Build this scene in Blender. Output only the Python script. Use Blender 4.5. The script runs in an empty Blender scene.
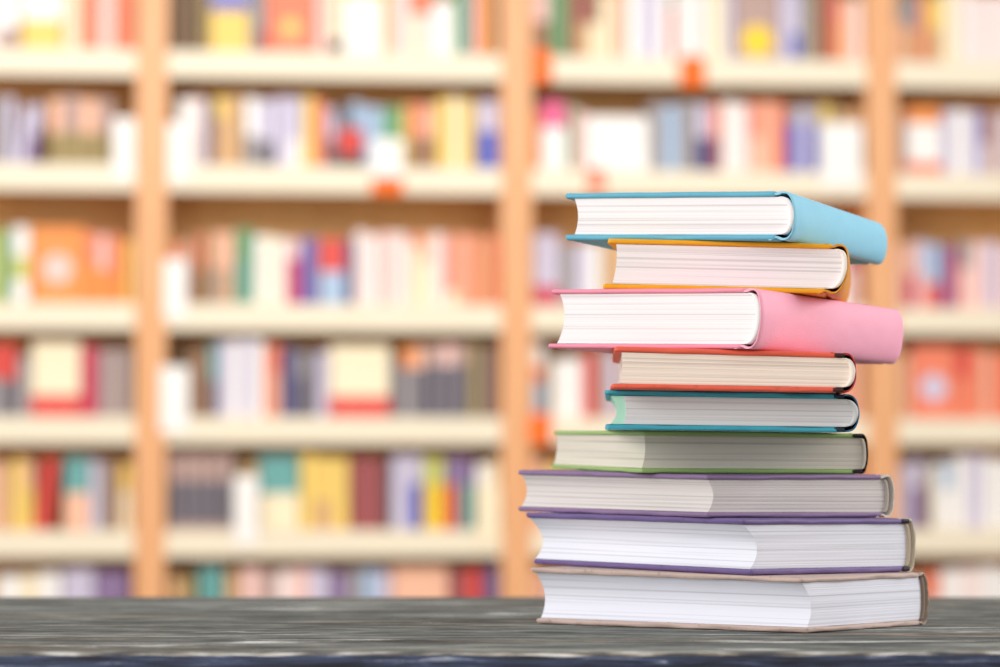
import bpy, bmesh, math, random
from mathutils import Vector, Matrix, noise

random.seed(7)
SC = bpy.context.scene
COL = SC.collection

# ------------------------------------------------------------------ camera
FPX = 3154.7                       # focal length in pixels of the 1000 px wide frame
PITCH = 0.046568
TABLE_Z = 0.75
CAM_Z = TABLE_Z + 0.08643
cam_d = bpy.data.cameras.new('camera')
cam = bpy.data.objects.new('camera', cam_d)
COL.objects.link(cam)
cam.location = (0, 0, CAM_Z)
cam.rotation_euler = (math.pi / 2 + PITCH, 0, 0)
cam_d.sensor_fit = 'HORIZONTAL'
cam_d.sensor_width = 36.0
cam_d.lens = FPX * 36.0 / 1000.0
cam_d.clip_start = 0.05
cam_d.dof.use_dof = True
cam_d.dof.focus_distance = 1.79
cam_d.dof.aperture_fstop = 6.6
SC.camera = cam

# ------------------------------------------------------------------ world, lights, exposure
world = bpy.data.worlds.new('world')
SC.world = world
world.use_nodes = True
bgn = world.node_tree.nodes['Background']
bgn.inputs['Color'].default_value = (1.0, 0.975, 0.95, 1)
bgn.inputs['Strength'].default_value = 0.70


def area_light(name, loc, target, sx, sy, watts, color):
    d = bpy.data.lights.new(name, 'AREA')
    d.shape = 'RECTANGLE'
    d.size, d.size_y = sx, sy
    d.energy = watts
    d.color = color
    o = bpy.data.objects.new(name, d)
    COL.objects.link(o)
    o.location = loc
    o.rotation_euler = (Vector(target) - Vector(loc)).to_track_quat('-Z', 'Y').to_euler()
    return o


area_light('left_key_light', (-2.6, -0.1, 1.7), (0.1, 1.9, 0.85), 2.0, 1.8, 80, (1.0, 0.985, 0.97))  # soft key from the front left, its source unseen
area_light('side_fill_light', (2.7, 2.1, 1.8), (0.15, 1.9, 0.9), 1.6, 1.4, 46, (1.0, 0.97, 0.95))  # added fill to brighten the spines turned to the right
area_light('aisle_light', (-0.3, 5.6, 2.9), (0.1, 9.1, 1.0), 5.0, 1.2, 114, (1.0, 0.96, 0.91))

SC.view_settings.view_transform = 'Standard'
SC.view_settings.look = 'None'
SC.view_settings.exposure = 0.0
SC.view_settings.gamma = 1.0
SC.view_settings.use_curve_mapping = False

# ------------------------------------------------------------------ helpers


def lin(c):
    c = c / 255.0
    return c / 12.92 if c <= 0.04045 else ((c + 0.055) / 1.055) ** 2.4


def rgb(r, g, b):
    return (lin(r), lin(g), lin(b), 1.0)


def new_mat(name):
    m = bpy.data.materials.new(name)
    m.use_nodes = True
    nt = m.node_tree
    return m, nt, nt.nodes['Principled BSDF'], nt.nodes, nt.links


def link_obj(name, mesh, mats, parent=None):
    o = bpy.data.objects.new(name, mesh)
    COL.objects.link(o)
    for m in (mats if isinstance(mats, (list, tuple)) else [mats]):
        mesh.materials.append(m)
    if parent is not None:
        o.parent = parent
    return o


def mesh_from(name, verts, faces, mat_idx=None, smooth=None, uvs=None):
    me = bpy.data.meshes.new(name)
    me.from_pydata([tuple(v) for v in verts], [], faces)
    if mat_idx:
        me.polygons.foreach_set('material_index', mat_idx)
    if smooth is not None:
        if isinstance(smooth, bool):
            smooth = [smooth] * len(faces)
        me.polygons.foreach_set('use_smooth', smooth)
    if uvs:
        l = me.uv_layers.new(name='UVMap')
        flat = []
        for f in uvs:
            for uv in f:
                flat += [uv[0], uv[1]]
        l.data.foreach_set('uv', flat)
    me.update()
    bm = bmesh.new()
    bm.from_mesh(me)
    bmesh.ops.recalc_face_normals(bm, faces=bm.faces)
    bm.to_mesh(me)
    bm.free()
    return me


def empty(name, loc, rz=0.0):
    o = bpy.data.objects.new(name, None)
    COL.objects.link(o)
    o.empty_display_size = 0.05
    o.location = loc
    o.rotation_euler = (0, 0, rz)
    return o


def tag(o, label=None, cat=None, group=None, kind=None):
    if label:
        o['label'] = label
    if cat:
        o['category'] = cat
    if group:
        o['group'] = group
    if kind:
        o['kind'] = kind
    return o


class MB:
    """collects boxes and strips into one mesh"""

    def __init__(self):
        self.v, self.f, self.m, self.s = [], [], [], []

    def add(self, verts, faces, mi=0, smooth=False):
        b = len(self.v)
        self.v += [Vector(v) for v in verts]
        for f in faces:
            self.f.append([b + i for i in f])
            self.m.append(mi)
            self.s.append(smooth)

    def box(self, x0, x1, y0, y1, z0, z1, mi=0, bev=0.0):
        bm = bmesh.new()
        bmesh.ops.create_cube(bm, size=1.0)
        for v in bm.verts:
            v.co = Vector((x0 + (v.co.x + .5) * (x1 - x0), y0 + (v.co.y + .5) * (y1 - y0), z0 + (v.co.z + .5) * (z1 - z0)))
        if bev > 0:
            bmesh.ops.bevel(bm, geom=list(bm.edges), offset=bev, segments=2, affect='EDGES', profile=0.5)
        bm.verts.index_update()
        self.add([v.co.copy() for v in bm.verts], [[v.index for v in f.verts] for f in bm.faces], mi)
        bm.free()

    def prism(self, outline, z0, z1, mi=0, cap0=True, cap1=True, smooth=False):
        n = len(outline)
        vs = [(p[0], p[1], z0) for p in outline] + [(p[0], p[1], z1) for p in outline]
        fs = [[i, (i + 1) % n, n + (i + 1) % n, n + i] for i in range(n)]
        self.add(vs, fs, mi, smooth)
        b = len(self.v) - 2 * n
        if cap0:
            self.f.append([b + i for i in range(n)][::-1]); self.m.append(mi); self.s.append(False)
        if cap1:
            self.f.append([b + n + i for i in range(n)]); self.m.append(mi); self.s.append(False)

    def xform(self, M):
        self.v = [M @ v for v in self.v]

    def mesh(self, name):
        return mesh_from(name, self.v, self.f, self.m, self.s)

    def build(self, name, mats, parent=None):
        return link_obj(name, self.mesh(name), mats, parent)


# ------------------------------------------------------------------ materials


def plain_mat(name, col, rough=0.6, var=0.06, scale=30.0, bump=0.0):
    m, nt, p, N, L = new_mat(name)
    tc = N.new('ShaderNodeTexCoord')
    nz = N.new('ShaderNodeTexNoise')
    nz.inputs['Scale'].default_value = scale
    nz.inputs['Detail'].default_value = 3
    L.new(tc.outputs['Object'], nz.inputs['Vector'])
    mx = N.new('ShaderNodeMix')
    mx.data_type = 'RGBA'
    c = rgb(*col)
    mx.inputs[6].default_value = tuple(min(1, x * (1 - var)) for x in c[:3]) + (1,)
    mx.inputs[7].default_value = tuple(min(1, x * (1 + var)) for x in c[:3]) + (1,)
    L.new(nz.outputs['Fac'], mx.inputs[0])
    L.new(mx.outputs[2], p.inputs['Base Color'])
    p.inputs['Roughness'].default_value = rough
    p.inputs['Specular IOR Level'].default_value = 0.3
    if bump:
        b = N.new('ShaderNodeBump')
        b.inputs['Strength'].default_value = bump
        b.inputs['Distance'].default_value = 0.001
        L.new(nz.outputs['Fac'], b.inputs['Height'])
        L.new(b.outputs['Normal'], p.inputs['Normal'])
    return m


def wood_mat(name, c0, c1, axis='Z', rough=0.45):
    m, nt, p, N, L = new_mat(name)
    tc = N.new('ShaderNodeTexCoord')
    mp = N.new('ShaderNodeMapping')
    sc = {'X': (1.5, 25, 25), 'Y': (25, 1.5, 25), 'Z': (25, 25, 1.5)}[axis]
    mp.inputs['Scale'].default_value = sc
    nz = N.new('ShaderNodeTexNoise')
    nz.inputs['Scale'].default_value = 2.0
    nz.inputs['Detail'].default_value = 5
    L.new(tc.outputs['Object'], mp.inputs['Vector'])
    L.new(mp.outputs['Vector'], nz.inputs['Vector'])
    r = N.new('ShaderNodeValToRGB')
    r.color_ramp.elements[0].position = 0.3
    r.color_ramp.elements[1].position = 0.7
    r.color_ramp.elements[0].color = rgb(*c0)
    r.color_ramp.elements[1].color = rgb(*c1)
    L.new(nz.outputs['Fac'], r.inputs['Fac'])
    L.new(r.outputs['Color'], p.inputs['Base Color'])
    p.inputs['Roughness'].default_value = rough
    return m


def cloth_mat(name, col, rough=0.55, weave=900.0, strength=0.25, var=0.10, wear=0.0):
    """book cloth: mottled colour, fine weave bump"""
    m, nt, p, N, L = new_mat(name)
    tc = N.new('ShaderNodeTexCoord')
    n1 = N.new('ShaderNodeTexNoise')
    n1.inputs['Scale'].default_value = 45
    n1.inputs['Detail'].default_value = 6
    n1.inputs['Roughness'].default_value = 0.65
    L.new(tc.outputs['Object'], n1.inputs['Vector'])
    mx = N.new('ShaderNodeMix')
    mx.data_type = 'RGBA'
    c = rgb(*col)
    mx.inputs[6].default_value = tuple(min(1, x * (1 - var)) for x in c[:3]) + (1,)
    mx.inputs[7].default_value = tuple(min(1, x * (1 + var)) for x in c[:3]) + (1,)
    L.new(n1.outputs['Fac'], mx.inputs[0])
    out = mx.outputs[2]
    if wear > 0:
        n3 = N.new('ShaderNodeTexNoise')
        n3.inputs['Scale'].default_value = 260
        n3.inputs['Detail'].default_value = 4
        L.new(tc.outputs['Object'], n3.inputs['Vector'])
        rr = N.new('ShaderNodeValToRGB')
        rr.color_ramp.elements[0].position = 0.62
        rr.color_ramp.elements[1].position = 0.74
        L.new(n3.outputs['Fac'], rr.inputs['Fac'])
        ml = N.new('ShaderNodeMath')
        ml.operation = 'MULTIPLY'
        ml.inputs[1].default_value = wear
        L.new(rr.outputs['Color'], ml.inputs[0])
        m2 = N.new('ShaderNodeMix')
        m2.data_type = 'RGBA'
        L.new(ml.outputs[0], m2.inputs[0])
        L.new(out, m2.inputs[6])
        m2.inputs[7].default_value = tuple(min(1, x * 0.35) for x in c[:3]) + (1,)
        out = m2.outputs[2]
    L.new(out, p.inputs['Base Color'])
    n2 = N.new('ShaderNodeTexNoise')
    n2.inputs['Scale'].default_value = weave
    n2.inputs['Detail'].default_value = 2
    L.new(tc.outputs['Object'], n2.inputs['Vector'])
    b = N.new('ShaderNodeBump')
    b.inputs['Strength'].default_value = strength
    b.inputs['Distance'].default_value = 0.0006
    L.new(n2.outputs['Fac'], b.inputs['Height'])
    L.new(b.outputs['Normal'], p.inputs['Normal'])
    p.inputs['Roughness'].default_value = rough
    p.inputs['Specular IOR Level'].default_value = 0.35
    return m


def page_mat(name, col, dark=0.55, lines=740.0, amount=0.5):
    """the edges of many sheets: thin irregular lines across the thickness (UV: x along the edge, y through the block, metres)"""
    m, nt, p, N, L = new_mat(name)
    uv = N.new('ShaderNodeUVMap')
    uv.uv_map = 'UVMap'
    mp = N.new('ShaderNodeMapping')
    mp.inputs['Scale'].default_value = (1.6, lines, 1.0)
    L.new(uv.outputs['UV'], mp.inputs['Vector'])
    nz = N.new('ShaderNodeTexNoise')
    nz.noise_dimensions = '2D'
    nz.inputs['Scale'].default_value = 1.0
    nz.inputs['Detail'].default_value = 1.5
    nz.inputs['Roughness'].default_value = 0.6
    L.new(mp.outputs['Vector'], nz.inputs['Vector'])
    r = N.new('ShaderNodeValToRGB')
    r.color_ramp.elements[0].position = 0.30
    r.color_ramp.elements[1].position = 0.44
    c = rgb(*col)
    lo = 1 - amount * (1 - dark)
    r.color_ramp.elements[0].color = tuple(x * lo for x in c[:3]) + (1,)
    r.color_ramp.elements[1].color = c
    L.new(nz.outputs['Fac'], r.inputs['Fac'])
    # a few stronger gaps where the sheets part
    mp2 = N.new('ShaderNodeMapping')
    mp2.inputs['Scale'].default_value = (2.2, 420.0, 1.0)
    mp2.inputs['Location'].default_value = (3.1, 7.7, 0)
    L.new(uv.outputs['UV'], mp2.inputs['Vector'])
    nz2 = N.new('ShaderNodeTexNoise')
    nz2.noise_dimensions = '2D'
    nz2.inputs['Scale'].default_value = 1.0
    nz2.inputs['Detail'].default_value = 3
    L.new(mp2.outputs['Vector'], nz2.inputs['Vector'])
    r2 = N.new('ShaderNodeValToRGB')
    r2.color_ramp.elements[0].position = 0.30
    r2.color_ramp.elements[1].position = 0.38
    r2.color_ramp.elements[0].color = (0.88, 0.88, 0.88, 1)
    r2.color_ramp.elements[1].color = (1, 1, 1, 1)
    L.new(nz2.outputs['Fac'], r2.inputs['Fac'])
    mu = N.new('ShaderNodeMix')
    mu.data_type = 'RGBA'
    mu.blend_type = 'MULTIPLY'
    mu.inputs[0].default_value = 1.0
    L.new(r.outputs['Color'], mu.inputs[6])
    L.new(r2.outputs['Color'], mu.inputs[7])
    L.new(mu.outputs[2], p.inputs['Base Color'])
    b = N.new('ShaderNodeBump')
    b.inputs['Strength'].default_value = 0.2
    b.inputs['Distance'].default_value = 0.0004
    L.new(nz.outputs['Fac'], b.inputs['Height'])
    L.new(b.outputs['Normal'], p.inputs['Normal'])
    p.inputs['Roughness'].default_value = 0.85
    p.inputs['Specular IOR Level'].default_value = 0.15
    return m


# ------------------------------------------------------------------ room shell
floor_m = wood_mat('floor_boards', (150, 125, 100), (175, 150, 120), 'X', 0.5)
mb = MB(); mb.box(-4.5, 4.5, -2.5, 10.6, -0.06, 0.0)
tag(mb.build('floor', floor_m), kind='structure')
wall_m = plain_mat('wall_paint', (238, 228, 210), 0.8, 0.03, 8)
mb = MB(); mb.box(-4.5, 4.5, 10.6, 10.7, -0.06, 3.6)
tag(mb.build('wall_back', wall_m), kind='structure')

# ------------------------------------------------------------------ table


def weathered_top():
    m, nt, p, N, L = new_mat('weathered_grey_wood')
    tc = N.new('ShaderNodeTexCoord')

    def streak(scale, detail, rough=0.6, loc=(0, 0, 0), warp=0.0):
        mp = N.new('ShaderNodeMapping')
        mp.inputs['Scale'].default_value = scale
        mp.inputs['Location'].default_value = loc
        L.new(tc.outputs['Object'], mp.inputs['Vector'])
        n = N.new('ShaderNodeTexNoise')
        n.inputs['Scale'].default_value = 1.0
        n.inputs['Detail'].default_value = detail
        n.inputs['Roughness'].default_value = rough
        n.inputs['Distortion'].default_value = warp
        L.new(mp.outputs['Vector'], n.inputs['Vector'])
        return n.outputs['Fac']

    def ramp(src, stops):
        r = N.new('ShaderNodeValToRGB')
        els = r.color_ramp.elements
        while len(els) < len(stops):
            els.new(0.5)
        for e, (pos, c) in zip(els, stops):
            e.position = pos
            e.color = c
        L.new(src, r.inputs['Fac'])
        return r.outputs['Color']

    def mix(fac, a, b, mode='MIX'):
        x = N.new('ShaderNodeMix')
        x.data_type = 'RGBA'
        x.blend_type = mode
        for sock, val in ((0, fac), (6, a), (7, b)):
            if isinstance(val, (float, int)):
                x.inputs[sock].default_value = val
            elif isinstance(val, tuple):
                x.inputs[sock].default_value = val
            else:
                L.new(val, x.inputs[sock])
        return x.outputs[2]

    broad = streak((1.8, 20, 1), 6, 0.68, (1.3, 4.2, 0), 0.3)
    base = ramp(broad, [(0.30, rgb(76, 81, 82)), (0.46, rgb(120, 123, 118)), (0.56, rgb(92, 95, 93)), (0.64, rgb(136, 124, 108)), (0.76, rgb(94, 98, 100))])
    fine = streak((14.0, 42, 1), 7, 0.8, (0, 0, 0), 0.2)
    col = mix(1.0, base, ramp(fine, [(0.36, (0.22, 0.22, 0.23, 1)), (0.5, (0.9, 0.9, 0.9, 1)), (0.64, (2.0, 2.0, 1.95, 1))]), 'MULTIPLY')
    dark = streak((4.0, 34, 1), 5, 0.65, (7, 2, 0), 0.5)
    col = mix(ramp(dark, [(0.33, (0.9, 0.9, 0.9, 1)), (0.41, (0, 0, 0, 1))]), col, rgb(56, 57, 58))
    white = streak((3.4, 34, 1), 7, 0.74, (11, 5, 0), 0.8)
    col = mix(ramp(white, [(0.575, (0, 0, 0, 1)), (0.62, (0.95, 0.95, 0.95, 1))]), col, rgb(226, 226, 222))
    L.new(col, p.inputs['Base Color'])
    b = N.new('ShaderNodeBump')
    b.inputs['Strength'].default_value = 0.5
    b.inputs['Distance'].default_value = 0.001
    L.new(fine, b.inputs['Height'])
    L.new(b.outputs['Normal'], p.inputs['Normal'])
    p.inputs['Roughness'].default_value = 0.75
    p.inputs['Specular IOR Level'].default_value = 0.2
    return m


def weathered_front():
    m, nt, p, N, L = new_mat('blue_black_edge_paint')
    tc = N.new('ShaderNodeTexCoord')
    mp = N.new('ShaderNodeMapping')
    mp.inputs['Scale'].default_value = (18, 60, 300)
    L.new(tc.outputs['Object'], mp.inputs['Vector'])
    n = N.new('ShaderNodeTexNoise')
    n.inputs['Scale'].default_value = 1.0
    n.inputs['Detail'].default_value = 6
    n.inputs['Roughness'].default_value = 0.7
    n.inputs['Distortion'].default_value = 0.8
    L.new(mp.outputs['Vector'], n.inputs['Vector'])
    r = N.new('ShaderNodeValToRGB')
    els = r.color_ramp.elements
    for _ in range(2):
        els.new(0.5)
    for e, (pos, c) in zip(els, [(0.36, rgb(14, 17, 26)), (0.5, rgb(36, 46, 70)), (0.61, rgb(66, 80, 112)), (0.72, rgb(190, 196, 208))]):
        e.position = pos
        e.color = c
    L.new(n.outputs['Fac'], r.inputs['Fac'])
    L.new(r.outputs['Color'], p.inputs['Base Color'])
    b = N.new('ShaderNodeBump')
    b.inputs['Strength'].default_value = 0.5
    b.inputs['Distance'].default_value = 0.001
    L.new(n.outputs['Fac'], b.inputs['Height'])
    L.new(b.outputs['Normal'], p.inputs['Normal'])
    p.inputs['Roughness'].default_value = 0.6
    return m


def chipped_edge():
    m, nt, p, N, L = new_mat('chipped_pale_edge')
    tc = N.new('ShaderNodeTexCoord')
    mp = N.new('ShaderNodeMapping')
    mp.inputs['Scale'].default_value = (34, 160, 160)
    L.new(tc.outputs['Object'], mp.inputs['Vector'])
    n = N.new('ShaderNodeTexNoise')
    n.inputs['Scale'].default_value = 1.0
    n.inputs['Detail'].default_value = 5
    L.new(mp.outputs['Vector'], n.inputs['Vector'])
    r = N.new('ShaderNodeValToRGB')
    els = r.color_ramp.elements
    els.new(0.5)
    for e, (pos, c) in zip(els, [(0.40, rgb(70, 68, 66)), (0.50, rgb(134, 126, 114)), (0.64, rgb(214, 212, 206))]):
        e.position = pos
        e.color = c
    L.new(n.outputs['Fac'], r.inputs['Fac'])
    L.new(r.outputs['Color'], p.inputs['Base Color'])
    p.inputs['Roughness'].default_value = 0.8
    return m


TY0, TY1, TX, TT = 1.597, 2.352, 1.0, 0.04


def make_table():
    root = empty('table', (0, (TY0 + TY1) / 2, 0))
    tag(root, 'weathered grey wooden table with a dark blue front edge, carrying the stack of books', 'table')
    yc = (TY0 + TY1) / 2
    nx = 500
    prof = [(TY0 + 0.25, TABLE_Z), (TY0 + 0.03, TABLE_Z), (TY0 + 0.006, TABLE_Z - 0.0001), (TY0 + 0.0022, TABLE_Z - 0.0004), (TY0 + 0.0005, TABLE_Z - 0.0016),
            (TY0, TABLE_Z - 0.004), (TY0, TABLE_Z - 0.012), (TY0 + 0.0003, TABLE_Z - 0.025), (TY0 + 0.002, TABLE_Z - TT),
            (TY1, TABLE_Z - TT), (TY1, TABLE_Z - 0.003), (TY1 - 0.002, TABLE_Z)]
    seg_mat = [0, 0, 2, 2, 1, 1, 1, 1, 0, 0, 0, 0]
    k = len(prof)
    V, F, M = [], [], []
    for i in range(nx + 1):
        x = -TX + 2 * TX * i / nx
        for j, (y, z) in enumerate(prof):
            dz = dy = 0.0
            if 2 <= j <= 8:
                dy = 0.0011 * noise.noise((x * 14, j * 0.7, 3)) + 0.0006 * noise.noise((x * 60, j * 1.3, 5))
                if j in (3, 4, 5):
                    dz = 0.0009 * noise.noise((x * 11, 0.3 * j, 8)) + 0.0006 * noise.noise((x * 55, j * 0.6, 9)) - 0.0003
            if j in (10, 11):
                dy = 0.004 * noise.noise((x * 7, 1, 1)) + 0.0015 * noise.noise((x * 40, 1, 1))
            V.append((x, y + dy - yc, z + dz))
    for i in range(nx):
        for j in range(k):
            F.append([i * k + j, i * k + (j + 1) % k, (i + 1) * k + (j + 1) % k, (i + 1) * k + j])
            M.append(seg_mat[j])
    F.append(list(range(k))); M.append(0)
    F.append([nx * k + j for j in range(k)][::-1]); M.append(0)
    link_obj('tabletop', mesh_from('tabletop', V, F, M, False), [weathered_top(), weathered_front(), chipped_edge()], root)
    legm = wood_mat('table_leg_wood', (80, 80, 78), (110, 108, 102), 'Z', 0.7)
    h = (TY1 - TY0) / 2 - 0.08
    for sx in (-1, 1):
        for sy in (-1, 1):
            mb = MB(); mb.box(sx * 0.9 - .035, sx * 0.9 + .035, sy * h - .035, sy * h + .035, 0.0, TABLE_Z - TT, 0, 0.004)
            mb.build('leg', legm, root)
    return root


make_table()

# ------------------------------------------------------------------ the stack of hardcover books
# x, y, yaw, width, height, thickness, slope of the top face in x and in y, from the bottom of the stack upwards
BOOKFIT = {
    9: (0.13725, 1.89997, 0.90573, 0.13380, 0.19335, 0.03292, -0.01027, 0.00826),
    8: (0.13168, 1.91967, 0.68682, 0.13615, 0.19379, 0.03219, -0.01141, 0.00439),
    7: (0.12200, 1.93570, 0.58606, 0.13756, 0.19540, 0.02574, -0.00774, 0.01613),
    6: (0.12600, 1.96731, 0.25013, 0.13955, 0.19945, 0.02474, -0.01259, 0.01275),
    5: (0.13300, 1.90068, -0.03600, 0.13844, 0.19659, 0.02186, -0.01609, 0.00732),
    4: (0.13300, 1.87753, -0.03000, 0.13282, 0.18861, 0.02287, -0.02962, 0.00226),
    3: (0.13590, 1.89106, -0.54977, 0.13263, 0.19434, 0.03446, -0.02989, 0.00043),
    2: (0.13849, 1.91168, -0.11483, 0.13481, 0.19144, 0.02945, -0.03215, 0.00310),
    1: (0.13811, 1.91369, -0.39554, 0.13525, 0.19543, 0.02758, -0.03138, -0.00662),
}
PX, PY = 0.145, 1.9


def plane_z(pl, x, y):
    return pl[0] + pl[1] * (x - PX) + pl[2] * (y - PY)


STYLE = {
    9: dict(label='beige-pink hardcover book at the bottom of the stack, lying on the table', cover=(196, 172, 162), spine=(176, 156, 140),
            pages=(232, 233, 243), tb=.0032, bulge=.0062, fe=0.0028, conc=0.0066, shear=(-.0066, 0), wear=.5, wob=1.6, band=(150, 130, 112), joint=None),
    8: dict(label='deep purple thick hardcover book with white pages, second from the bottom of the stack', cover=(114, 96, 146), spine=(226, 214, 192),
            pages=(233, 234, 243), tb=.0034, bulge=.0060, fe=0.0016, conc=0.0082, shear=(-.007, 0), wear=.35, wob=1.1, band=(196, 180, 156), joint=(38, 30, 48)),
    7: dict(label='muted mauve hardcover book with a pale grey spine, third from the bottom of the stack', cover=(142, 116, 154), spine=(226, 218, 208),
            pages=(222, 215, 212), tb=.0030, bulge=.0062, fe=0.0022, conc=0.0040, shear=(0, 0), wear=.3, wob=1.0, band=(190, 182, 170), joint=None),
    6: dict(label='green hardcover book with a black spine, lying between the mauve and teal books', cover=(158, 190, 116), spine=(30, 30, 28),
            pages=(226, 219, 204), tb=.0028, bulge=.0042, fe=0.0015, conc=0.0012, shear=(.002, 0), wear=.12, wob=.7, band=(214, 206, 190), joint=(22, 24, 20)),
    5: dict(label='teal blue hardcover book with a pale green endpaper, between green and red books', cover=(62, 164, 186), spine=(40, 96, 132),
            pages=(220, 222, 224), tb=.0030, bulge=.0082, fe=0.0105, conc=0.0012, shear=(0, 0), wear=.3, wob=1.9, band=(210, 214, 214), joint=(24, 50, 66)),
    4: dict(label='orange-red hardcover book with cream pages, lying under the pink book', cover=(230, 98, 74), spine=(176, 46, 48),
            pages=(244, 228, 214), tb=.0030, bulge=.0066, fe=0.0045, conc=0.0010, shear=(.002, .001), wear=.3, wob=1.3, band=(240, 232, 220), joint=(60, 30, 26)),
    3: dict(label='pink thick hardcover book, spine turned to the right, third from the top', cover=(238, 146, 170), spine=(252, 172, 196),
            pages=(246, 242, 244), tb=.0027, bulge=.0075, fe=0.0055, conc=0.0040, shear=(.0025, .0027), wear=.0, wob=.6, band=(248, 244, 244), joint=None),
    2: dict(label='yellow-orange hardcover book, second from the top, lying on the pink book', cover=(240, 168, 24), spine=(220, 146, 36),
            pages=(246, 240, 240), tb=.0030, bulge=.0072, fe=0.0055, conc=0.0012, shear=(.003, .0045), wear=.12, wob=1.2, band=(248, 240, 232), joint=None),
    1: dict(label='light blue hardcover book on top of the stack, spine turned to the right', cover=(98, 178, 204), spine=(140, 206, 232),
            pages=(248, 245, 247), tb=.0032, bulge=.0075, fe=0.0055, conc=0.0022, shear=(0, 0), wear=.10, wob=.8, band=(250, 248, 248), joint=None),
}


def make_book(idx, bot):
    x, y, yaw, W, H, t, sx, sy = BOOKFIT[idx]
    S = STYLE[idx]
    top = (bot[0] + t, sx, sy)
    cy, sn = math.cos(yaw), math.sin(yaw)
    base = TABLE_Z + plane_z(bot, x, y)
    root = empty('hardcover_book', (x, y, base), yaw)
    tag(root, S['label'], 'book', 'books stacked on the table')
    tb, wob = S['tb'], S['wob']
    gap = 0.00025

    def place(p):
        """u,v,z of a flat book to the leaning one (root space)"""
        u, v, z = p
        s = z / t
        u2 = u + S['shear'][0] * (s - .5) * (1 - u / W) + S['shear'][1] * (s - .5) * (u / W)
        lx, ly = u2 - W / 2, v - H / 2
        wx, wy = x + cy * lx - sn * ly, y + sn * lx + cy * ly
        zb, zt = plane_z(bot, wx, wy), plane_z(top, wx, wy)
        return Vector((lx, ly, zb + gap + s * (zt - zb - gap) + TABLE_Z - base))

    cov = cloth_mat('cover_cloth', S['cover'], 0.5, 1100, 0.25, 0.07, S['wear'])
    spm = cloth_mat('spine_cloth', S['spine'], 0.5, 1100, 0.3, 0.07, S['wear'])
    pgm = page_mat('page_edges', S['pages'])

    # --- boards
    def board(name, z0, z1, seed):
        u0, u1, v0, v1, r = 0.0, W - 0.0055, 0.0, H, 0.0022
        pts = []
        n = 46
        cs = [((u1 - r, v0 + r), -90), ((u1 - r, v1 - r), 0), ((u0 + r, v1 - r), 90), ((u0 + r, v0 + r), 180)]
        for q, ((cu, cv), a0) in enumerate(cs):
            arc = [(cu + r * math.cos(math.radians(a0 + 90 * k / 5)), cv + r * math.sin(math.radians(a0 + 90 * k / 5)),
                    math.cos(math.radians(a0 + 90 * k / 5)), math.sin(math.radians(a0 + 90 * k / 5))) for k in range(6)]
            pts += arc
            nu, nv = cs[(q + 1) % 4][0]
            a1 = math.radians(a0 + 90)
            s0 = arc[-1][:2]
            s1 = (nu + r * math.cos(a1), nv + r * math.sin(a1))
            for k in range(1, n):
                f = k / n
                pts.append((s0[0] + (s1[0] - s0[0]) * f, s0[1] + (s1[1] - s0[1]) * f, math.cos(a1), math.sin(a1)))
        th = z1 - z0
        rings = [(0.0030, 0.0), (0.0009, 0.02), (0.0003, 0.14), (0.0, 0.35), (0.0, 0.65), (0.0003, 0.86), (0.0009, 0.98), (0.0030, 1.0)]
        V, F, SM = [], [], []
        m = len(pts)
        for (ins, fz) in rings:
            for (u, v, du, dv) in pts:
                w1 = noise.noise((u * 45 + seed, v * 45, fz * 1.1)) * 0.0006 * wob
                w2 = noise.noise((u * 210 + seed, v * 210, fz * 2)) * 0.0002 * wob
                zz = z0 + fz * th + (noise.noise((u * 38 + 9, v * 38 + seed, 4)) * 0.00042 + noise.noise((u * 140 + 9, v * 140 + seed, 4)) * 0.00012) * wob * (0 if fz in (0.0, 1.0) else 1)
                zz = min(max(zz, z0 - 0.00005), z1 + 0.00005)
                if z0 == 0.0:
                    zz = max(zz, 0.0)
                else:
                    zz = min(zz, t)
                V.append(place((u - du * (ins - w1 - w2), v - dv * (ins - w1 - w2), zz)))
        for a in range(len(rings) - 1):
            for i in range(m):
                F.append([a * m + i, a * m + (i + 1) % m, (a + 1) * m + (i + 1) % m, (a + 1) * m + i]); SM.append(True)
        F.append(list(range(m))[::-1]); SM.append(False)
        F.append([(len(rings) - 1) * m + i for i in range(m)]); SM.append(False)
        return link_obj(name, mesh_from(name, V, F, None, SM), cov, root)

    board('front_cover', t - tb, t, 3.3 * idx)
    board('back_cover', 0.0, tb, 7.1 * idx + 40)

    # --- spine: a bent strip with hinge grooves, arched across the thickness
    bul = S['bulge']
    W1 = W - 0.001
    outer = [(W - .0095, t + .00002), (W - .0080, t - .0001), (W - .0064, t - .0011), (W - .0050, t - .0013), (W - .0036, t - .0007), (W1 - .0012, t - .0001)]
    for k in range(0, 25):
        a = math.pi / 2 - math.pi * k / 24
        ca = max(0.0, math.cos(a))
        outer.append((W1 - .0004 + bul * ca ** 0.75, t / 2 + (t / 2 - .0001) * math.sin(a)))
    outer += [(W1 - .0012, .0001), (W - .0036, .0007), (W - .0050, .0013), (W - .0064, .0011), (W - .0080, .0001), (W - .0095, -.00002)]
    th = 0.0011
    npf = len(outer)
    inner = []
    for i, (u, z) in enumerate(outer):
        a, b = outer[max(i - 1, 0)], outer[min(i + 1, npf - 1)]
        tu, tz = b[0] - a[0], b[1] - a[1]
        l = math.hypot(tu, tz) or 1
        inner.append((u + tz / l * th, z - tu / l * th))
    nv = 40
    V, F, SM = [], [], []
    loop = outer + inner[::-1]
    kl = len(loop)
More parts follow.
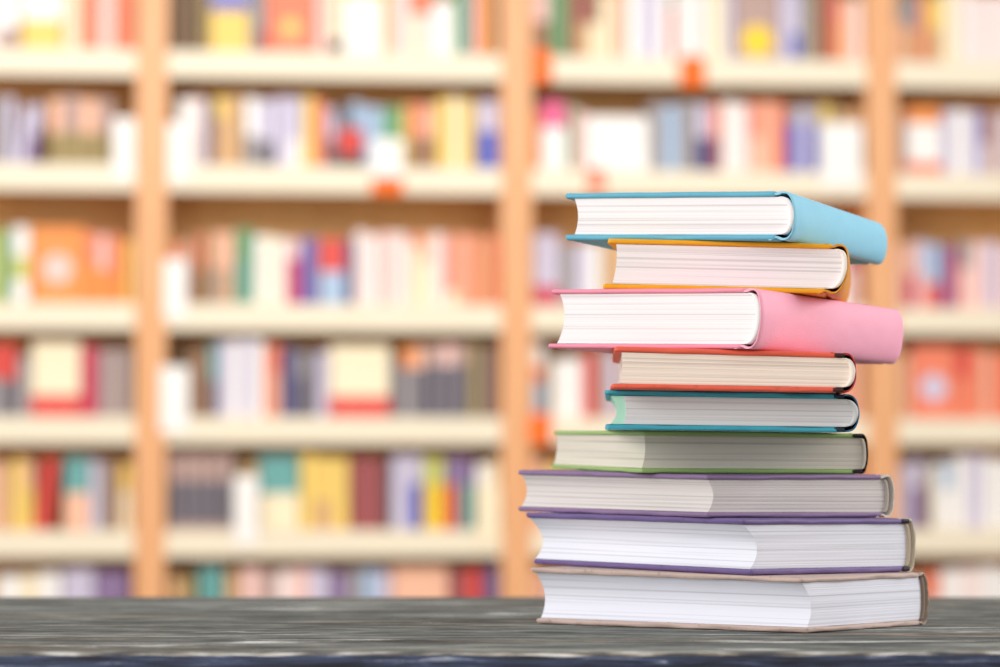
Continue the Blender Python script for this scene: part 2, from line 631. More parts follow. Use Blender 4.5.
    for j in range(nv + 1):
        f = j / nv
        v = H * f
        end = min(f, 1 - f) * H
        for q, (u, z) in enumerate(loop):
            curl = 0.0006 * math.exp(-end / 0.002) * (1 if q < npf else 0)
            vv = v
            if j == 0:
                vv = v + 0.0007 * wob * noise.noise((u * 260, z * 260, idx * 3.7)) + 0.0004
            if j == nv:
                vv = v - 0.0004
            du = 0.00035 * wob * noise.noise((v * 60, z * 130, idx)) * (1 if u > W - .002 else 0)
            V.append(place((u - curl + du, vv, min(max(z, 0.0), t))))
    for j in range(nv):
        for q in range(kl):
            F.append([j * kl + q, j * kl + (q + 1) % kl, (j + 1) * kl + (q + 1) % kl, (j + 1) * kl + q])
            SM.append(True)
    for j in (0, nv):
        for q in range(npf - 1):
            F.append([j * kl + q, j * kl + q + 1, j * kl + kl - 2 - q, j * kl + kl - 1 - q]); SM.append(False)
    sp = link_obj('spine', mesh_from('spine', V, F, None, SM), spm, root)
    if idx in (6, 7, 8):
        sp['label'] = {6: 'black spine', 7: 'pale grey spine', 8: 'cream spine'}[idx]

    # --- page block
    z0, z1 = tb + .0001, t - tb - .0001
    hd = 0.0018                                   # board overhang at head and tail
    fe = S['fe']                                  # overhang at the fore-edge
    NZ = 44
    conc = S['conc']
    pb = bul - (.0013 if idx <= 5 else .0018 if idx == 6 else .0034)

    def uL(s):
        return fe + conc * (1 - (2 * s - 1) ** 2) + 0.00012 * noise.noise((s * 40, idx, 2))

    def uR(s):
        q = 2 * s - 1
        return W - .0022 - (.0015 if idx > 6 else 0) + pb * math.sqrt(max(0.0, 1 - q * q))

    V, F, UV, MI, SM = [], [], [], [], []
    NU, NV = 16, 12

    def quad_patch(fn, nu, along, mi, sm):
        b = len(V)
        for i in range(nu + 1):
            for k in range(NZ + 1):
                s = k / NZ
                V.append(place(fn(i / nu, s, z0 + s * (z1 - z0))))
        for i in range(nu):
            for k in range(NZ):
                ids = [b + i * (NZ + 1) + k, b + (i + 1) * (NZ + 1) + k, b + (i + 1) * (NZ + 1) + k + 1, b + i * (NZ + 1) + k + 1]
                F.append(ids)
                zz = lambda kk: z0 + kk / NZ * (z1 - z0)
                UV.append([(along * i / nu + idx, zz(k)), (along * (i + 1) / nu + idx, zz(k)), (along * (i + 1) / nu + idx, zz(k + 1)), (along * i / nu + idx, zz(k + 1))])
                MI.append(mi)
                SM.append(sm)

    jit = [0.00013 * noise.noise((k * 0.9, idx * 5.1, 1)) + 0.00010 * noise.noise((k * 3.3, idx, 7)) for k in range(NZ + 1)]

    def hv(s):
        return hd + jit[int(round(s * NZ))]

    quad_patch(lambda a, s, z: (uL(s) + a * (uR(s) - uL(s)), hv(s), z), NU, W, 0, False)
    quad_patch(lambda a, s, z: (uL(s) + a * (uR(s) - uL(s)), H - hd, z), NU, W, 0, False)
    quad_patch(lambda a, s, z: (uL(s), hv(s) + a * (H - hd - hv(s)), z), NV, H, 1, True)
    quad_patch(lambda a, s, z: (uR(s), hv(s) + a * (H - hd - hv(s)), z), NV, H, 0, True)
    mats = [pgm, pgm]
    pg = link_obj('page_block', mesh_from('page_block', V, F, MI, SM, UV), mats, root)
    if idx == 5:
        V, F = [], []
        ns = 16
        for i in range(ns + 1):
            q = i / ns
            ul = .0030 + .0036 * (1 - (2 * q - 1) ** 2)
            zz = z0 + q * (z1 - z0)
            for (u, v) in ((ul, hd + .0012), (uL(q) + .0002, hd + .0006), (uL(q) + .0002, H - hd - .001), (ul, H - hd - .001)):
                V.append(place((u, v, zz)))
        for i in range(ns):
            for c in range(4):
                F.append([i * 4 + c, i * 4 + (c + 1) % 4, (i + 1) * 4 + (c + 1) % 4, (i + 1) * 4 + c])
        F.append([0, 1, 2, 3][::-1]); F.append([ns * 4 + c for c in range(4)])
        e = link_obj('endpaper', mesh_from('endpaper', V, F, None, False), plain_mat('mint_endpaper', (176, 226, 204), 0.6, 0.05, 200), root)
        e['label'] = 'pale green folded endpaper at the fore-edge'

    # --- headband: a thin rolled strip following the rounded back of the pages
    bandm = cloth_mat('headband_cloth', S['band'], 0.7, 1500, 0.5, 0.12)
    for (vc, nm) in ((hd - .0006, 'headband'), (H - hd + .0006, 'tailband')):
        V, F = [], []
        rad = 0.0019 if idx <= 5 else 0.0013
        ns, nc = 26, 8
        for i in range(ns + 1):
            s = i / ns
            cu, cz = uR(s) - (.0003 if idx <= 5 else .0002), z0 + s * (z1 - z0)
            for c in range(nc):
                a = 2 * math.pi * c / nc
                V.append(place((cu + rad * math.cos(a) * 0.9, vc + rad * math.sin(a), cz)))
        for i in range(ns):
            for c in range(nc):
                F.append([i * nc + c, i * nc + (c + 1) % nc, (i + 1) * nc + (c + 1) % nc, (i + 1) * nc + c])
        F.append(list(range(nc))[::-1]); F.append([ns * nc + c for c in range(nc)])
        link_obj(nm, mesh_from(nm, V, F, None, True), bandm, root)

    # --- turned-in cloth at the hinge ends
    if S['joint']:
        jm = cloth_mat('hinge_cloth', S['joint'], 0.6, 1100, 0.3, 0.1)
        for zc in (tb * 0.5, t - tb * 0.5):
            V, F = [], []
            a0, a1 = W - .0080, W - .0022
            nn = 10
            for i in range(nn + 1):
                u = a0 + (a1 - a0) * i / nn
                hh = tb * 0.40 * (1 - 0.15 * abs(2 * i / nn - 1))
                for (dv, dz) in ((-.00035, -hh), (-.0007, 0), (-.00035, hh), (.002, hh), (.002, -hh)):
                    V.append(place((u, dv + .0002 * noise.noise((i, zc * 900, idx)), min(max(zc + dz, .0001), t - .0001))))
            for i in range(nn):
                for c in range(5):
                    F.append([i * 5 + c, i * 5 + (c + 1) % 5, (i + 1) * 5 + (c + 1) % 5, (i + 1) * 5 + c])
            F.append(list(range(5))[::-1]); F.append([nn * 5 + c for c in range(5)])
            h = link_obj('hinge_turn_in', mesh_from('hinge_turn_in', V, F, None, True), jm, root)
            h['label'] = 'dark folded cloth at the hinge end'
    return top


pl = (0.0, 0.0, 0.0)
for i in (9, 8, 7, 6, 5, 4, 3, 2, 1):
    pl = make_book(i, pl)

# ------------------------------------------------------------------ bookcases along the far wall
TH = math.radians(6.5)
O = Vector((0.0, 9.0, 0.0))
AX = Vector((math.cos(TH), math.sin(TH), 0))
AY = Vector((-math.sin(TH), math.cos(TH), 0))


def hit(px, py):
    """picture point -> (X along the bookcases, Z) on the plane of their fronts"""
    a, b = (px - 500) / FPX, (333.5 - py) / FPX
    d = Vector((a, math.cos(PITCH) - b * math.sin(PITCH), math.sin(PITCH) + b * math.cos(PITCH)))
    c = Vector((0, 0, CAM_Z))
    s = (O - c).dot(AY) / d.dot(AY)
    p = c + d * s
    return (p - O).dot(AX), p.z


def cpos(X, Y, Z):
    return O + AX * X + AY * Y + Vector((0, 0, Z))


MPP = hit(301, 300)[0] - hit(300, 300)[0]
LIPS = [hit(300, q)[1] for q in (-65, 52, 166, 304, 417, 530, 643)]    # heights of the shelf tops
LIP_H = 27 * MPP
BX = [hit(q, 300)[0] for q in (151, 517, 883)]
SPAN = (BX[2] - BX[0]) / 2
BX = [BX[0] - SPAN] + BX + [BX[2] + SPAN]
CASE_H = LIPS[0] + 0.42
DEPTH = 0.30
PT = 0.043

case_wood = wood_mat('honey_wood', (228, 166, 114), (240, 184, 134), 'Z', 0.4)
back_wood = wood_mat('back_panel_wood', (222, 166, 96), (234, 184, 114), 'Z', 0.5)
lip_mat = plain_mat('cream_lip', (240, 231, 208), 0.4, 0.03, 10)
shelf_wood = wood_mat('shelf_wood', (230, 190, 130), (240, 205, 150), 'X', 0.4)


def bookcase(k, label):
    x0, x1 = BX[k], BX[k + 1]
    xc = (x0 + x1) / 2
    root = empty('bookcase', cpos(xc, 0, 0), TH)
    tag(root, label, 'bookcase', 'wooden bookcases in a row')
    w = (x1 - x0) / 2 - 0.0005
    for s in (-1, 1):
        mb = MB(); mb.box(min(s * w, s * (w - PT)), max(s * w, s * (w - PT)), 0, DEPTH, 0, CASE_H, 0, .002)
        mb.build('side_panel', case_wood, root)
    iw = w - PT - .0003
    mb = MB(); mb.box(-iw, iw, DEPTH - .012, DEPTH - .001, .02, CASE_H - .03); mb.build('back_panel', back_wood, root)
    mb = MB(); mb.box(-iw, iw, .002, DEPTH - .0125, CASE_H - .03, CASE_H - .002, 0, .002); mb.build('top_panel', case_wood, root)
    mb = MB(); mb.box(-iw, iw, .03, .05, .001, LIPS[-1] - .29, 0, .001); mb.build('plinth', case_wood, root)
    for z in LIPS:
        mb = MB(); mb.box(-iw, iw, .0215, DEPTH - .0125, z - .025, z, 0, .001)
        sh = mb.build('shelf', shelf_wood, root)
        mb = MB(); mb.box(-iw, iw, .001, .021, z - LIP_H, z, 0, .003)
        mb.build('shelf_lip', lip_mat, sh)
    return root


bookcase(0, 'honey wood bookcase with cream shelf edges, cut off by the left side of the photo')
bookcase(1, 'honey wood bookcase fully in view between the left and middle uprights, left of the stack')
bookcase(2, 'honey wood bookcase standing directly behind the stack of books')
bookcase(3, 'honey wood bookcase with cream shelf edges, cut off by the right side of the photo')

PAL = {
    'W': (250, 248, 246, 'white'), 'C': (248, 236, 204, 'cream'), 'Y': (244, 210, 104, 'yellow'), 'YB': (255, 214, 40, 'bright yellow'),
    'T': (212, 168, 118, 'tan'), 'BR': (150, 108, 80, 'brown'), 'DB': (98, 76, 54, 'dark brown'), 'R': (222, 60, 56, 'red'),
    'CO': (244, 124, 92, 'coral'), 'O': (246, 142, 62, 'orange'), 'OO': (255, 112, 22, 'bright orange'), 'PK': (248, 206, 202, 'pale pink'),
    'PW': (250, 232, 230, 'pinkish white'), 'HP': (240, 90, 150, 'hot pink'), 'B': (78, 92, 200, 'blue'), 'LB': (160, 194, 232, 'light blue'),
    'LV': (206, 204, 236, 'lavender'), 'N': (62, 66, 128, 'navy'), 'G': (92, 158, 110, 'green'), 'LG': (206, 214, 110, 'lime'),
    'TE': (84, 164, 166, 'teal'), 'GR': (152, 150, 156, 'grey'), 'DG': (94, 94, 110, 'dark grey'), 'P': (130, 108, 164, 'purple'),
    'M': (150, 66, 74, 'maroon'), 'CR': (206, 50, 84, 'crimson'), 'OL': (150, 132, 82, 'olive'), 'BL': (64, 54, 56, 'black'),
    'PE': (248, 190, 160, 'peach'), 'GP': (178, 150, 146, 'rose brown'),
}
PM = {}


def pal(k):
    if k not in PM:
        r, g, b, n = PAL[k]
        if k not in ('OO', 'W', 'C', 'PW'):
            r, g, b = (r * .84 + 232 * .16, g * .84 + 208 * .16, b * .84 + 188 * .16)     # pale haze of the overexposed background mixed into the colour
        PM[k] = plain_mat(n.replace(' ', '_') + '_book_cloth', (r, g, b), 0.5, 0.06, 40)
    return PM[k]


paper_m = plain_mat('shelved_pages', (246, 240, 228), 0.85, 0.05, 120)


def shelf_book_mesh(w, d, h, bands, disc=None, rib=True):
    """bands: [(fraction up to, key)] from the bottom; spine towards -y, open towards +y"""
    mats, mb = [], MB()

    def mi(k):
        if pal(k) not in mats:
            mats.append(pal(k))
        return mats.index(pal(k))

    b = min(w * 0.16, 0.006)
    n = 5
    c = 0.003
    outer = [(-w / 2, d), (-w / 2, b)]
    for i in range(1, n):
        a = math.pi * i / n
        outer.append((-w / 2 * math.cos(a), b - b * math.sin(a)))
    outer += [(w / 2, b), (w / 2, d)]
    inner = [(w / 2 - c, d), (w / 2 - c, b + c), (-w / 2 + c, b + c), (-w / 2 + c, d)]
    out = outer + inner
    lo = 0.0
    for q, (hi, key) in enumerate(bands):
        mb.prism(out, lo * h, hi * h, mi(key), q == 0, q == len(bands) - 1)
        lo = hi
    if paper_m not in mats:
        mats.append(paper_m)
    mb.box(-w / 2 + c, w / 2 - c, b + c, d - .005, .004, h - .005, mats.index(paper_m))
    if disc:
        key, fy, fz, rr = disc
        vs, fs = [], []
        m = 28
        for lay in (0, .0015):
            for i in range(m):
                a = 2 * math.pi * i / m
                vs.append((w / 2 + lay, d * fy + rr * math.cos(a), h * fz + rr * math.sin(a)))
        fs = [[i, (i + 1) % m, m + (i + 1) % m, m + i] for i in range(m)] + [[m + i for i in range(m)]]
        mb.add(vs, fs, mi(key))
    return mb, mats


SHELF_NAME = ['top visible shelf', 'second shelf', 'third shelf', 'fourth shelf', 'fifth shelf', 'lowest visible shelf']
CASE_NAME = ['left-edge bookcase', 'left-centre bookcase', 'bookcase behind the stack', 'right-edge bookcase']
ORD = ['first', 'second', 'third', 'fourth', 'fifth', 'sixth', 'seventh', 'eighth', 'ninth', 'tenth', 'eleventh', 'twelfth',
       'thirteenth', 'fourteenth', 'fifteenth', 'sixteenth', 'seventeenth', 'eighteenth', 'nineteenth', 'twentieth']


def parse(s):
    """'A' or 'A/B@f': A above B, B filling the lower fraction f; 'A/B@f/C@g' adds a third band"""
    seg = s.split('/')
    tops = []
    for q in seg:
        if '@' in q:
            k, f = q.split('@'); tops.append((k, float(f)))
        else:
            tops.append((q, 1.0))
    return [(f, k) for k, f in tops[::-1]]


# per bookcase, per shelf: (picture x from, x to, how many, height in picture px, colours, kind, motif)
# kind: b = spine out, f = cover facing out, s = leaning, c = white sign card hung over the shelf edge
ROWS = {
    (0, 0): [(-45, -30, 1, 66, 'T', 'b'), (-30, -4, 2, 70, 'W', 'b'), (-4, 18, 1, 68, 'W/GP@.3', 'f'), (20, 62, 1, 70, 'W/Y@.42', 'f'), (64, 80, 2, 68, 'C', 'b'),
             (81, 133, 5, 70, 'CO|PK|CO|CO|PK', 'b')],
    (0, 1): [(-45, -8, 1, 66, 'BR', 'b'), (-6, 14, 2, 68, 'GR|LV', 'b'), (16, 44, 2, 60, 'LV|LV/P@.5', 's'), (48, 113, 6, 68, 'PE/OL@.48|GP/OL@.48', 'b'), (113, 135, 1, 46, 'W', 'c')],
    (0, 2): [(-45, -14, 1, 66, 'G', 'b'), (-13, 10, 2, 72, 'LG|G', 'b'), (11, 28, 1, 76, 'W/LG@.6/W@.3', 'f'), (30, 84, 1, 76, 'O', 'f', ('PK', .5, .45, 15)),
             (85, 118, 4, 70, 'CO/O@.55|PK/O@.5|CO/O@.4|PE/O@.5', 'b'), (119, 133, 2, 64, 'O|Y', 'b')],
    (0, 3): [(-45, -14, 1, 66, 'GR', 'b'), (-13, 16, 2, 72, 'R/GR@.55|R/DG@.5', 'b'), (17, 30, 1, 60, 'GR', 'b'), (30, 80, 1, 74, 'C/R@.28', 'f'), (81, 98, 2, 72, 'CR|CR', 'b'),
             (99, 132, 4, 68, 'GR|GP|GR|BR', 'b')],
    (0, 4): [(-45, -14, 1, 66, 'T', 'b'), (-13, 12, 2, 68, 'PE|T', 'b'), (12, 33, 2, 70, 'Y|PE/Y@.6', 'b'), (34, 60, 2, 70, 'R|R', 's'), (63, 89, 1, 72, 'TE/PE@.5', 'f'),
             (90, 108, 2, 68, 'LV|GR', 'b'), (109, 119, 1, 70, 'BR', 'b'), (120, 132, 1, 66, 'Y/C@.6', 'b')],
    (0, 5): [(-45, -4, 1, 66, 'T', 'b'), (-3, 60, 5, 70, 'W|C|W|PW|W', 'b'), (62, 94, 3, 72, 'LV|LV|B', 'b'), (96, 130, 3, 70, 'P|P|N', 'b')],

    (1, 0): [(171, 200, 3, 70, 'DB|DB|BR', 'b'), (201, 209, 1, 72, 'OL', 'b'), (210, 250, 1, 72, 'LV/B@.82/Y@.6', 'f'), (251, 266, 2, 70, 'GR|GR/M@.3', 'b'),
             (267, 316, 1, 74, 'CO', 'f', ('Y', .5, .36, 9)), (317, 329, 1, 70, 'PK', 'b'), (330, 343, 1, 70, 'C/BL@.2', 'b'), (344, 384, 1, 74, 'Y/W@.8', 'f', ('W', .5, .4, 15)), (385, 390, 1, 66, 'LG', 'b'),
             (391, 411, 2, 72, 'PK|PW', 'b'), (412, 432, 2, 72, 'CO/C@.6|CO/PW@.6', 'b'), (433, 456, 1, 56, 'W', 'f'), (457, 469, 1, 68, 'G', 'b'), (470, 476, 1, 66, 'LV', 'b'),
             (477, 497, 2, 70, 'O|T', 'b'), (498, 506, 1, 70, 'R', 'b')],
    (1, 1): [(168, 190, 1, 42, 'W', 'c'), (178, 206, 3, 68, 'W|PW|W', 'b'), (207, 213, 1, 66, 'N', 'b'), (214, 243, 3, 70, 'Y/T@.7|T|T', 'b'), (245, 275, 2, 70, 'W/GR@.45|LV/DG@.4', 'b'),
             (276, 303, 3, 72, 'LV|LV/W@.4|LB/LV@.5', 'b'), (304, 326, 3, 70, 'Y|CO|PE', 'b'), (328, 338, 1, 60, 'LV/DG@.5', 'b'), (339, 364, 2, 66, 'BL/R@.6/BL@.2|LB/R@.6/BL@.2', 'b'), (365, 403, 2, 62, 'LB|G', 'b'),
             (372, 403, 1, 28, 'W/OO@.30', 'c'), (404, 411, 1, 64, 'Y', 'b'), (412, 437, 2, 66, 'CO/BR@.5|PE/BR@.5', 'b'), (438, 476, 4, 72, 'Y|C|Y|Y', 'b'), (478, 505, 1, 70, 'LV/B@.55', 'f')],
    (1, 2): [(164, 187, 1, 44, 'W', 'c'), (172, 188, 2, 62, 'CO|PE', 'b'), (189, 205, 2, 70, 'BR|CO/BR@.5', 'b'), (206, 212, 1, 72, 'OL', 'b'), (213, 235, 2, 72, 'PE/GP@.5|PE/T@.5', 'b'),
             (236, 254, 2, 74, 'G/TE@.6|G', 'b'), (255, 287, 4, 68, 'W|C|W|W', 'b'), (288, 301, 1, 66, 'PK/CR@.7', 'b'), (302, 319, 2, 68, 'B|P', 'b'), (320, 346, 1, 66, 'R/LB@.5', 'f'), (347, 354, 1, 66, 'N', 'b'),
             (356, 410, 6, 73, 'PW|PW|PK|PW|PW|W', 'b'), (411, 447, 4, 73, 'CO/C@.85|PE/C@.6|PW|PE', 'b'), (448, 504, 7, 71, 'CO/C@.2|PE|CO|T|CO|PE/T@.6|T', 'b')],
    (1, 3): [(160, 189, 1, 50, 'W', 'c'), (180, 208, 3, 70, 'DB|BR|GP/DB@.6', 'b'), (209, 218, 1, 72, 'TE/DG@.5', 'b'), (219, 265, 6, 76, 'LV|W|LV|W|PW|W', 'b'), (266, 281, 2, 72, 'CO|CO/PE@.6', 'b'),
             (283, 296, 1, 70, 'N', 'b'), (297, 317, 2, 68, 'GR/DG@.6|DG', 'b'), (318, 329, 1, 66, 'LV', 'b'), (330, 391, 1, 72, 'C/R@.28', 'f'), (392, 402, 1, 62, 'DG', 'b'), (403, 427, 2, 70, 'O/GR@.7|PE/DG@.7', 'b'),
             (428, 470, 4, 72, 'GP/DG@.72|PK/DG@.72|GP/DG@.72|PK/DG@.72', 'b'), (471, 483, 1, 74, 'OL', 'b'), (484, 504, 2, 70, 'DG|BR', 'b')],
    (1, 4): [(168, 234, 5, 75, 'GP/DG@.64/GP@.08', 'b'), (234, 258, 1, 54, 'W', 'c'), (240, 258, 2, 66, 'OL|T', 'b'), (259, 300, 1, 74, 'TE/C@.48', 'f'), (301, 350, 5, 74, 'Y|Y/T@.4|Y|Y/C@.5|Y', 'b'),
             (352, 384, 3, 72, 'M|M|GP/M@.7', 'b'), (385, 392, 1, 62, 'BL', 'b'), (393, 410, 1, 74, 'LV', 'b'), (411, 424, 1, 74, 'LV/B@.62', 'b'), (425, 434, 1, 72, 'LG/YB@.62', 'b'), (435, 446, 1, 72, 'LG/YB@.62', 'b'), (447, 460, 1, 72, 'P/R@.62', 'b'),
             (461, 474, 1, 72, 'P/TE@.62', 'b'), (476, 500, 1, 44, 'C', 'c'), (478, 504, 2, 68, 'W|C', 'b')],
    (1, 5): [(169, 196, 2, 66, 'T|OL', 'b'), (199, 224, 2, 74, 'TE|TE', 'b'), (226, 240, 1, 70, 'T', 'b'), (242, 330, 8, 72, 'PK|GP|PW|PK|LV|GP|PK|PW', 'b'), (332, 362, 3, 72, 'P|GR|DG', 'b'), (363, 392, 2, 72, 'LB|LV', 'b'),
             (393, 450, 1, 74, 'PE', 'f'), (452, 484, 3, 72, 'M|R|GP', 'b'), (485, 504, 2, 72, 'N|P', 'b')],

    (2, 0): [(533, 552, 1, 74, 'PK/BR@.5', 'b'), (553, 568, 2, 74, 'G|G', 'b'), (569, 601, 4, 72, 'BR|M/T@.5|BR/C@.5|C', 'b'), (602, 628, 3, 70, 'C|PE|O/C@.7', 'b'), (629, 672, 4, 74, 'W|LV|W|LB', 'b'), (673, 678, 1, 52, 'R', 'b'),
             (679, 728, 5, 72, 'W|PW|C|W|W', 'b'), (729, 737, 1, 72, 'LV', 'b'), (738, 782, 1, 74, 'GP', 'f', ('YB', .5, .27, 17)), (783, 804, 2, 74, 'LV|LV/B@.4', 'b'), (805, 823, 2, 72, 'GR|OL', 'b'), (824, 843, 2, 72, 'M|CO/O@.6', 'b'), (844, 867, 2, 66, 'PE|PW', 'b')],
    (2, 1): [(533, 541, 1, 60, 'O', 'b'), (542, 569, 1, 70, 'HP/W@.62', 'f'), (570, 576, 1, 70, 'G', 'b'), (577, 587, 1, 62, 'PK', 'b'), (588, 651, 1, 56, 'W', 'f'), (652, 698, 5, 70, 'GR|LB|GR|DG|GR', 'b'), (699, 713, 1, 70, 'LV/N@.5', 'b'), (714, 724, 1, 70, 'CO/M@.5', 'b'),
             (725, 753, 3, 72, 'W|PW|PE', 'b'), (754, 789, 4, 72, 'CO/PE@.5|PE|CO|PE', 'b'), (790, 822, 4, 70, 'GR/B@.75|LV|GR/B@.7|LV/B@.7', 'b'), (823, 842, 2, 72, 'Y|OL', 'b'), (820, 862, 1, 50, 'W', 'c'), (843, 866, 2, 66, 'T', 'b')],
    (2, 2): [(534, 561, 1, 74, 'LV/CR@.27', 'f'), (562, 604, 4, 64, 'GR|LV|W|GR', 'b'), (606, 640, 1, 66, 'T', 'b'), (800, 832, 1, 66, 'CO', 'b'), (834, 850, 2, 68, 'PW|W', 'b'), (851, 862, 1, 68, 'CR/PK@.6', 'b')],
    (2, 3): [(534, 547, 1, 74, 'W/CO@.7/LB@.5', 'b'), (548, 553, 1, 60, 'OL', 'b'), (554, 585, 3, 60, 'W', 'b'), (586, 598, 1, 66, 'R', 'b'), (599, 622, 2, 68, 'GP|LV', 'b'), (624, 650, 1, 66, 'T', 'b'), (806, 836, 1, 66, 'C', 'b'),
             (838, 864, 2, 70, 'CO|PE', 'b')],
    (2, 4): [(532, 548, 1, 70, 'PE', 'b'), (549, 564, 1, 66, 'Y/W@.6', 'b'), (566, 590, 1, 66, 'T', 'b'), (838, 866, 1, 66, 'O', 'b')],
    (2, 5): [(532, 548, 1, 70, 'PE', 'b'), (550, 575, 1, 66, 'PK', 'b'), (838, 866, 1, 66, 'T', 'b')],

    (3, 0): [(899, 922, 2, 70, 'GR/PE@.6|GR/T@.5', 'b'), (923, 930, 1, 72, 'CO', 'b'), (931, 946, 1, 70, 'Y/T@.5', 'b'), (947, 994, 5, 74, 'C|PW|PW|PK|PW', 'b'), (995, 1040, 1, 72, 'PW', 'b')],
    (3, 1): [(900, 909, 1, 64, 'GP', 'b'), (910, 945, 1, 70, 'O/W@.75/CO@.18', 'f'), (947, 984, 4, 66, 'LV|W|LV|LV', 'b'), (985, 1003, 2, 66, 'P/LV@.5|T', 'b'), (1004, 1040, 1, 66, 'LV', 'b')],
    (3, 2): [(899, 908, 1, 66, 'PK', 'b'), (909, 919, 1, 68, 'PE/CR@.5', 'b'), (920, 944, 2, 68, 'LV/PK@.5|LB/R@.4', 'b'), (945, 962, 2, 64, 'P|CR', 'b'), (963, 1003, 4, 68, 'GR/PK@.6|PK|LV|GR/PE@.6', 'b'), (1004, 1040, 1, 66, 'PK', 'b')],
    (3, 3): [(899, 914, 2, 66, 'T|PE', 'b'), (915, 960, 1, 74, 'CO', 'f', ('LV', .5, .42, 14)), (961, 985, 2, 72, 'R/CO@.6|CO', 'b'), (986, 1003, 2, 70, 'PE|CO', 'b'), (1004, 1040, 1, 68, 'CO', 'b')],
    (3, 4): [(899, 914, 1, 66, 'LV', 'b'), (915, 928, 1, 70, 'LV/P@.6', 'b'), (929, 936, 1, 60, 'OL', 'b'), (937, 957, 2, 68, 'W|LB/W@.6', 'b'), (958, 1003, 4, 74, 'W|LV|W|PW', 'b'), (1004, 1040, 1, 70, 'W', 'b')],
    (3, 5): [(899, 926, 2, 66, 'PE', 'b'), (928, 944, 1, 68, 'CO/PK@.6', 'b'), (945, 1003, 5, 72, 'W|PW|W|PK|W', 'b'), (1004, 1040, 1, 70, 'W', 'b')],
}

ROW_PY = (20, 130, 270, 380, 490, 585)
pending = []
RZ = random.Random(11)


def describe(bands, kind, big):
    nm = [PAL[k][3] for f, k in bands[::-1]]
    if kind == 'c':
        return nm[0] + (' sign card with a bright orange foot' if len(nm) > 1 else ' sign card')
    if len(nm) == 1:
        c = nm[0]
    elif len(nm) == 2:
        c = f'{nm[0]} and {nm[1]}'
    else:
        c = f'{nm[0]}, {nm[1]} and {nm[2]}'
    return c + (' book' if kind == 'b' else ' leaning book' if kind == 's' else ' face-out book')


for (ci, ri), items in ROWS.items():
    z = LIPS[ri + 1]
    xin0, xin1 = BX[ci] + PT + .004, BX[ci + 1] - PT - .004
    for it in items:
        p0, p1, n, hpx, cols, kind = it[:6]
        motif = it[6] if len(it) > 6 else None
        cl = cols.split('|')
        X0, X1 = hit(p0, ROW_PY[ri])[0], hit(p1, ROW_PY[ri])[0]
        if kind != 'c':
            X0, X1 = max(X0, xin0), min(X1, xin1)
        if X1 - X0 < .012:
            continue
        h0 = hpx * MPP
        if kind == 'c':
            # a folded card: long face in front of the lip, short flap lying on the shelf
            w, drop, up = (X1 - X0), (27 if 'OO' in cols else 15) * MPP, h0
            bands = parse(cl[0])
            tot = drop + up
            mb, mats = MB(), []
            lo = -drop
            T = .003
            rc = min(.012, w * .2)
            prev = 0.0
            for q, (hi, key) in enumerate(bands):
                zz0, zz1 = -drop + prev * tot, -drop + hi * tot
                if pal(key) not in mats:
                    mats.append(pal(key))
                mb.box(-w / 2, w / 2, -T - .001, -.001, zz0, zz1 - (0 if q < len(bands) - 1 else 0.0), mats.index(pal(key)), 0 if q < len(bands) - 1 else .0008)
                prev = hi
            mb.box(-w / 2, w / 2, -.001, .030, .0005, .0035, len(mats) - 1)
            o = mb.build('sign_card', mats)
            o.location = cpos((X0 + X1) / 2, 0, z)
            o.rotation_euler = (0, 0, TH)
            pending.append((o, ci, ri, X0, describe(bands, 'c', 0), 'sign'))
            continue
        if n >= 3 and cols != 'GP/DG@.64/GP@.08':
            n = max(2, round(n * .66))
        wid = [RZ.uniform(.85, 1.15) for _ in range(n)]
        s = (X1 - X0 - (h0 * .15 if kind == 's' else 0)) / sum(wid)
        xx = X0
        for q in range(n):
            w = wid[q] * s
            bands = parse(cl[q % len(cl)])
            hh = h0 * RZ.uniform(.965, 1.03) if n > 1 else h0
            hh = min(hh, LIPS[ri] - LIP_H - z - .012)
            xc = xx + w / 2
            y0 = 0.035 + RZ.uniform(0, .012)
            if kind == 'f':
                d = X1 - X0 - .002
                thick = RZ.uniform(.024, .034)
                disc = None
                if motif:
                    disc = (motif[0], motif[1], motif[2], motif[3] * MPP)
                mb, mats = shelf_book_mesh(thick, d, hh, bands, disc)
                mb.xform(Matrix.Rotation(-math.pi / 2, 4, 'Z'))
                mb.xform(Matrix.Translation((-d / 2, 0, 0)))
                mb.xform(Matrix.Rotation(math.radians(-4), 4, 'X'))
                mb.xform(Matrix.Translation((0, thick / 2, math.sin(math.radians(4)) * thick / 2)))
            else:
                d = RZ.uniform(.17, .205)
                mb, mats = shelf_book_mesh(w - .0012, d, hh, bands)
                if kind == 's':
                    ang = math.radians(7)
                    mb.xform(Matrix.Translation((w * .5, 0, 0)))
                    mb.xform(Matrix.Rotation(ang, 4, 'Y'))
                    mb.xform(Matrix.Translation((-w * .5, 0, w * math.sin(ang))))
            o = mb.build('book', mats)
            o.location = cpos(xc, y0, z + .0006)
            o.rotation_euler = (0, 0, TH)
            pending.append((o, ci, ri, xc, describe(bands, kind, w), 'book'))
            xx += w

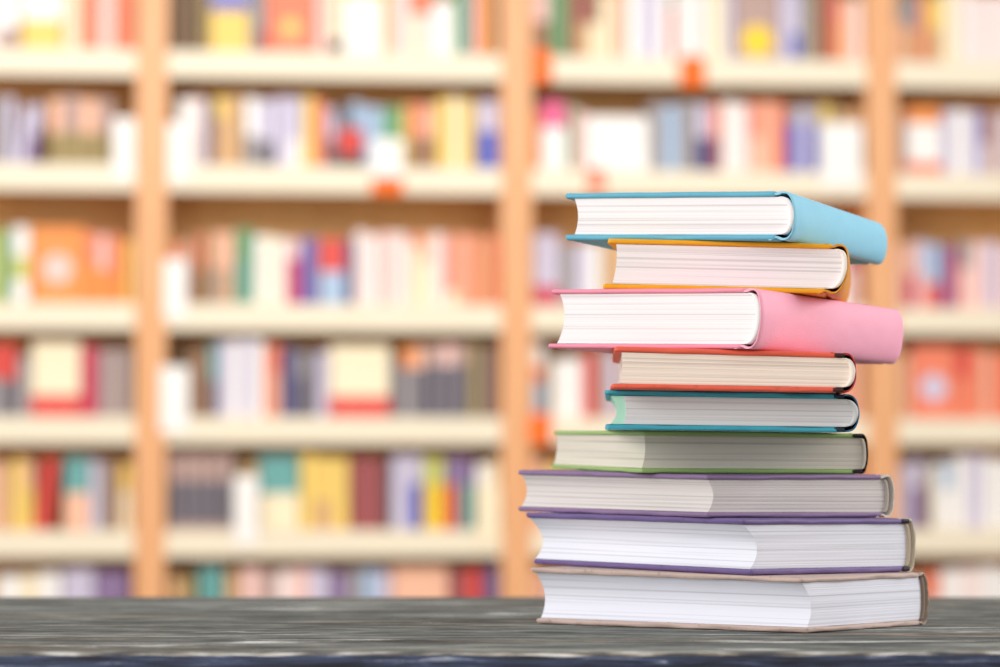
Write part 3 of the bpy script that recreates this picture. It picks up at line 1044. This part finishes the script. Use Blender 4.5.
# labels: colour and shelf; where a shelf holds several alike, their order from the left
keyed = {}
for o, ci, ri, X, d, cat in pending:
    keyed.setdefault((ci, ri, d), []).append((X, o, cat))
for (ci, ri, d), lst in keyed.items():
    lst.sort(key=lambda e: e[0])
    for q, (X, o, cat) in enumerate(lst):
        where = f'{SHELF_NAME[ri]}, {CASE_NAME[ci]}'
        lab = f'{d} on the {SHELF_NAME[ri]} of the {CASE_NAME[ci]}' if len(lst) == 1 else f'{ORD[q]} {d} from left, {where}'
        g = f'books on the {where}' if cat == 'book' else 'white sign cards hung on the shelf edges'
        tag(o, lab, cat, g)


# bright orange tags clipped to the shelf edges
def shelf_tag(ci, ri, px, wpx, up, down, key, label):
    X = hit(px, 300)[0]
    w = wpx * MPP
    mb = MB()
    r = w * .3
    ol = []
    z0, z1 = -down * MPP, up * MPP
    for (cx, cz, a0) in ((w / 2 - r * .3, z0 + r * .3, -90), (w / 2 - r, z1 - r, 0), (-w / 2 + r, z1 - r, 90), (-w / 2 + r * .3, z0 + r * .3, 180)):
        rr = r if cz > (z0 + z1) / 2 else r * .3
        for k in range(6):
            a = math.radians(a0 + 90 * k / 5)
            ol.append((cx + rr * math.cos(a), cz + rr * math.sin(a)))
    m = len(ol)
    T = .004
    vs = [(x, -T - .0012, zz) for x, zz in ol] + [(x, -.0012, zz) for x, zz in ol]
    fs = [[i, (i + 1) % m, m + (i + 1) % m, m + i] for i in range(m)] + [list(range(m)), [m + i for i in range(m)][::-1]]
    mb.add(vs, fs, 0)
    mb.box(-w * .3, w * .3, -.0012, .028, .0005, .003)
    o = mb.build('shelf_tag', [pal(key)])
    o.location = cpos(X, 0, LIPS[ri + 1])
    o.rotation_euler = (0, 0, TH)
    tag(o, label, 'tag', 'orange tags on the shelf edges')


shelf_tag(2, 0, 542, 20, 6, 27, 'OO', 'bright orange tag beside the middle upright, on the top visible shelf edge')
shelf_tag(2, 0, 693, 26, 2, 29, 'OO', 'bright orange tag above the stack, on the top visible shelf edge')
shelf_tag(2, 1, 596, 18, 2, 22, 'CO', 'coral tag on the second shelf edge, just above the light blue book')
shelf_tag(2, 3, 540, 22, 4, 26, 'OO', 'bright orange tag just left of the green book, on the fourth shelf edge')
